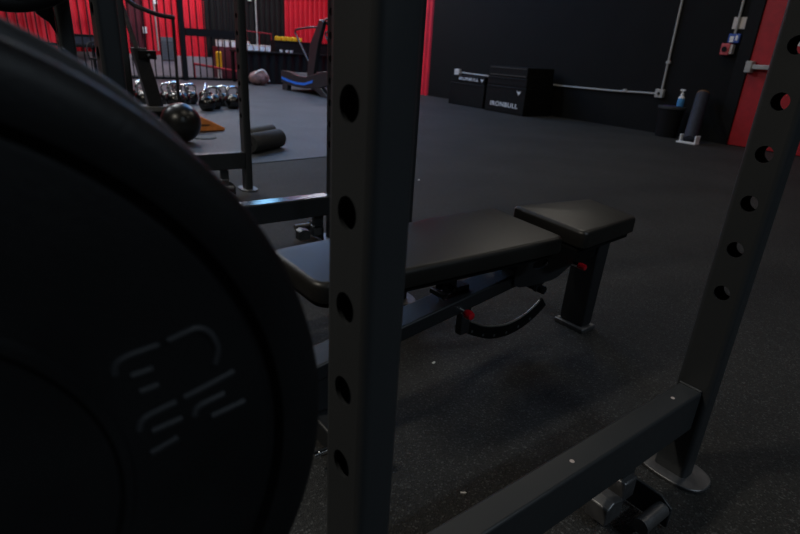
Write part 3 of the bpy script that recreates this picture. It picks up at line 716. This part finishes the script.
# things between the fence and the back wall
t = thing('storage_cabinet', 'maroon cabinet carrying white tubs behind the barred gate', 'cabinet')
part('cabinet_body', lambda b: box(b, 5.25, 6.5, 14.9, 15.4, 0.0, 0.78), M['red_dark'], t, bevel=0.01)
part('cabinet_door', lambda b: [box(b, 5.28 + i * .4, 5.65 + i * .4, 14.885, 14.9, 0.05, 0.72) for i in range(3)], M['red_dark'], t, bevel=0.004)
def tub(label, x, y, z, s, grp):
    t = thing('white_tub', label, 'tub', (x, y, z), group=grp)
    part('tub_body', lambda b: lathe(b, [(0.062 * s, 0), (0.072 * s, 0.01), (0.075 * s, 0.125 * s)], seg=24), M['white'], t, smooth=True)
    part('tub_lid', lambda b: lathe(b, [(0.079 * s, 0.125 * s), (0.079 * s, 0.155 * s), (0.07 * s, 0.16 * s)], seg=24), M['plate_w'], t, smooth=True)
    return t
for i in range(5): tub(['leftmost', 'second from left', 'third from left', 'fourth from left', 'rightmost'][i] + ' of the five white tubs on the maroon cabinet behind the gate', 5.33 + i * .19, 15.05, 0.78, 1.05, 'white tubs on the maroon cabinet')
t = thing('padded_bollard', 'upright yellow padded bollard behind the barred gate', 'bollard', (5.2, 14.75, 0))
part('pad_sleeve', lambda b: lathe(b, [(0.05, 0.26), (0.075, 0.28), (0.075, 0.64), (0.05, 0.67)], seg=24), M['yellow'], t, smooth=True)
part('post', lambda b: lathe(b, [(0.05, 0), (0.05, 0.26)], seg=20), M['plate_w'], t, smooth=True)
t = thing('red_tube_frame', 'thin bright red tube frame low behind the barred gate', 'frame')
part('tube_rail', lambda b: tube(b, [(4.45, 14.4, 0.36), (5.55, 14.4, 0.21)], 0.028, 12), M['red_t'], t, smooth=True)
part('tube_post', lambda b: tube(b, [(5.56, 14.4, 0.0), (5.56, 14.4, 1.0)], 0.034, 12), M['red_t'], t, smooth=True)
part('tube_foot', lambda b: tube(b, [(4.45, 14.4, 0.0), (4.45, 14.4, 0.37)], 0.028, 12), M['red_t'], t, smooth=True)
o = struct('reflection_pane_2', lambda b: [box(b, 4.0, 4.30, YB - .055, YB - .04, 0.38, 0.93)] + [box(b, 4.0, 4.30, YB - .07, YB - .055, 0.40 + i * .07, 0.43 + i * .07) for i in range(7)], M['grille'])
t = thing('side_table', 'low black table with a lidded case on it, against the red back wall', 'table')
part('table_top', lambda b: box(b, 0.9, 2.5, 14.9, 15.4, 0.60, 0.66), M['black'], t, bevel=0.01)
for x, y in ((0.95, 14.95), (2.42, 14.95), (0.95, 15.32), (2.42, 15.32)): part('leg', lambda b: box(b, x, x + .04, y, y + .04, 0, 0.60), M['black'], t)
t = thing('equipment_case', 'black lidded case standing on the low black table by the back wall', 'case', (2.2, 15.15, 0.66))
part('case_body', lambda b: box(b, -.22, .22, -.18, .18, 0, 0.17), M['navy'], t, bevel=0.01)
part('case_lid', lambda b: box(b, -.23, .23, -.19, .19, 0.17, 0.22), M['black'], t, bevel=0.01)
# tubular chair in front of the fence at the left
t = thing('tubular_chair', 'black tubular chair with a round ring seat near the fence, left of the foreground uprights', 'chair', (2.05, 12.3, 0))
def ring(b, z, r, rr=0.016): tube(b, [(r * math.cos(a), r * math.sin(a), z) for a in [2 * PI * k / 28 for k in range(29)]], rr, 10)
part('seat_ring', lambda b: ring(b, 0.46, 0.19), M['black'], t, smooth=True)
part('back_ring', lambda b: tube(b, smooth_path([(-0.19, 0, 0.46), (-0.2, 0.08, 0.66), (-0.12, 0.17, 0.74), (0.12, 0.17, 0.74), (0.2, 0.08, 0.66), (0.19, 0, 0.46)], 6), 0.016, 10), M['black'], t, smooth=True)
for k in range(4):
    a = PI / 4 + k * PI / 2; part('leg', lambda b: tube(b, [(0.19 * math.cos(a), 0.19 * math.sin(a), 0.46), (0.23 * math.cos(a), 0.23 * math.sin(a), 0.0)], 0.013, 10), M['black'], t, smooth=True)
# fixtures on the back wall
def fixture(name, label, cat, x, z, sx, sz, m):
    o = link(name, (lambda b: (box(b, x - sx, x + sx, YB - .075, YB - .036, z - sz, z + sz), b)[1])(bmesh.new()), M[m], bevel=0.006); return tag(o, label, cat)
fixture('wall_switch', 'small white switch on the maroon strip of the back wall', 'switch', 3.64, 1.06, 0.045, 0.075, 'white')
fixture('wall_socket', 'small white fitting near the top of the back wall left of the fence post', 'socket', 3.95, 1.72, 0.05, 0.06, 'white')
o = link('wall_cable_duct', (lambda b: (tube(b, [(3.92, YB - .055, 0.6), (3.90, YB - .055, 4.3)], 0.018, 10), b)[1])(bmesh.new()), M['conduit'], smooth=True); tag(o, 'thin grey cable duct up the red back wall left of the fence post', 'conduit')
o = link('wall_cable_duct', (lambda b: (tube(b, [(6.56, YB - .055, 0.8), (6.53, YB - .055, 4.3)], 0.020, 10), b)[1])(bmesh.new()), M['conduit'], smooth=True); tag(o, 'thin grey cable duct up the black bay of the back wall', 'conduit')
fixture('wall_socket', 'small pale fitting high on the black bay beside the cable duct', 'socket', 6.38, 2.05, 0.05, 0.09, 'plate_w')

# ------------------------------------------------------------------ draped counter at the back
t = thing('draped_counter', 'long black draped counter in front of the red and black back wall', 'counter')
part('counter_top', lambda b: box(b, 5.08, 8.55, 12.95, 13.65, 0.70, 0.745), M['black'], t, bevel=0.008)
def drape(b):
    n = 90; pts = [(5.12 + 3.4 * i / n, 12.98 + 0.018 * math.sin(i * 1.1)) for i in range(n + 1)]
    A = [b.verts.new((x, y, 0.01)) for x, y in pts]; B = [b.verts.new((x, y, 0.70)) for x, y in pts]
    A2 = [b.verts.new((x, y + .012, 0.01)) for x, y in pts]; B2 = [b.verts.new((x, y + .012, 0.70)) for x, y in pts]
    for i in range(n):
        b.faces.new((A[i], A[i + 1], B[i + 1], B[i])); b.faces.new((A2[i], A2[i + 1], B2[i + 1], B2[i]))
part('front_drape', drape, M['black'], t, smooth=True)
for x in (5.13, 8.45): part('counter_leg', lambda b: box(b, x, x + .05, 13.6, 13.65, 0, 0.70), M['black'], t)
for i in range(4): tub(['leftmost', 'second', 'third', 'rightmost'][i] + ' of the four white tubs at the left end of the black counter', 5.40 + i * .15, 13.15, 0.745, .85, 'white tubs on the black counter')
t = thing('counter_case', 'long black case standing on the black counter under the yellow blocks', 'case', (6.72, 13.45, 0.745))
part('case_body', lambda b: box(b, -.60, 1.5, -.15, .15, 0, 0.24), M['black'], t, bevel=0.01)
part('case_lid', lambda b: box(b, -.61, 1.51, -.16, .16, 0.24, 0.262), M['black'], t, bevel=0.004)
for i in range(5):
    t = thing('yellow_block', ['leftmost', 'second', 'middle', 'fourth', 'rightmost'][i] + ' of the five yellow blocks on the long black case', 'block', (6.22 + i * .145, 13.40, 1.007), group='yellow blocks on the black case')
    part('block_body', lambda b: box(b, -.06, .06, -.05, .05, 0, 0.10 - .012 * (i > 3)), M['yellow'], t, bevel=0.012)
for i, x in enumerate((6.17, 6.32, 6.44)):
    o = link('white_cup', (lambda b: (lathe(b, [(0.03, 0), (0.042, 0.055)], seg=20), b)[1])(bmesh.new()), M['white'], smooth=True); o.location = (x, 13.1, 0.745)
    tag(o, ['left', 'middle', 'right'][i] + ' of the three low white cups before the black case on the counter', 'cup', 'low white cups on the counter')
t = thing('red_rail', 'thin red tube rail rising right behind the white tubs on the counter', 'rail')
part('tube_rail', lambda b: tube(b, [(5.55, 13.72, 1.18), (6.2, 13.72, 1.15)], 0.012, 10), M['red_t'], t, smooth=True)
for x in (5.55, 5.88, 6.2): part('tube_post', lambda b: tube(b, [(x, 13.72, 0), (x, 13.72, 1.16)], 0.009, 10), M['red_t'], t, smooth=True)

# bundle on the floor
t = thing('net_bag', 'small beige and red striped net bag on the floor left of the treadmill', 'bag', (5.36, 12.6, 0))
part('bag_body', lambda b: bmesh.ops.create_uvsphere(b, u_segments=24, v_segments=14, radius=0.21, matrix=Matrix.Translation((0, 0, 0.165)) @ Matrix.Diagonal((1.15, .9, .8, 1))), M['bag'], t, smooth=True)
part('bag_strap', lambda b: tube(b, smooth_path([(-.2, -.05, .2), (-.05, -.12, .33), (.1, -.1, .33), (.22, -.08, .1)], 6), 0.016, 8), M['paper'], t, smooth=True)

# ------------------------------------------------------------------ curved treadmill
t = thing('curved_treadmill', 'black curved treadmill with a bright blue side stripe at the back of the gym', 'treadmill')
def side(b, x0, x1, top, bot): prism(b, top + bot[::-1], 'X', x0, x1)
top = [(11.55, 0.40), (11.2, 0.40), (10.8, 0.34), (10.45, 0.33), (10.1, 0.40), (9.8, 0.47), (9.45, 0.50)]
bot = [(11.55, 0.16), (11.2, 0.12), (10.8, 0.11), (10.45, 0.11), (10.1, 0.14), (9.8, 0.18), (9.45, 0.24)]
part('side_cover', lambda b: side(b, 5.42, 5.52, top, bot), M['blackm'], t, bevel=0.01)
part('side_cover', lambda b: side(b, 6.12, 6.22, top, bot), M['blackm'], t, bevel=0.01)
part('running_belt', lambda b: side(b, 5.53, 6.11, [(y, z - .03) for y, z in top], [(y, z + .03) for y, z in bot]), M['foam'], t)
part('blue_stripe', lambda b: side(b, 5.409, 5.419, [(y, z + .024) for y, z in ((11.5, .25), (11.2, .21), (10.8, .185), (10.45, .195), (10.1, .27))], [(y, z - .024) for y, z in ((11.5, .25), (11.2, .21), (10.8, .185), (10.45, .195), (10.1, .27))]), M['blue_s'], t)
for x in (5.42, 6.12):
    part('foot', lambda b: prism(b, [(10.1, 0.14), (9.8, 0.18), (9.50, 0.03), (9.50, 0.0), (9.72, 0.0)], 'X', x, x + .1), M['blackm'], t, bevel=0.008)
    part('foot', lambda b: box(b, x, x + .1, 11.25, 11.5, 0, 0.13), M['blackm'], t, bevel=0.008)
    part('upright', lambda b: prism(b, [(10.38, 0.33), (10.10, 0.39), (9.92, 0.95), (9.70, 1.36), (9.86, 1.40), (10.02, 1.22), (10.25, 0.95)], 'X', x + .01, x + .09), M['blackm'], t, bevel=0.012)
    part('handrail', lambda b: tube(b, smooth_path([(x + .05, 10.35, 0.62), (x + .05, 10.88, 1.10), (x + .05, 10.93, 1.17), (x + .05, 10.86, 1.22), (x + .05, 10.3, 1.26), (x + .05, 10.0, 1.27), (x + .05, 9.75, 1.38), (x + .05, 9.45, 1.42)], 5), 0.019, 10), M['blackm'], t, smooth=True)
part('console', lambda b: [box(b, 5.52, 6.12, 9.60, 9.68, 1.22, 1.5), box(b, 5.5, 6.14, 9.66, 9.72, 1.30, 1.38)], M['black'], t, bevel=0.015)
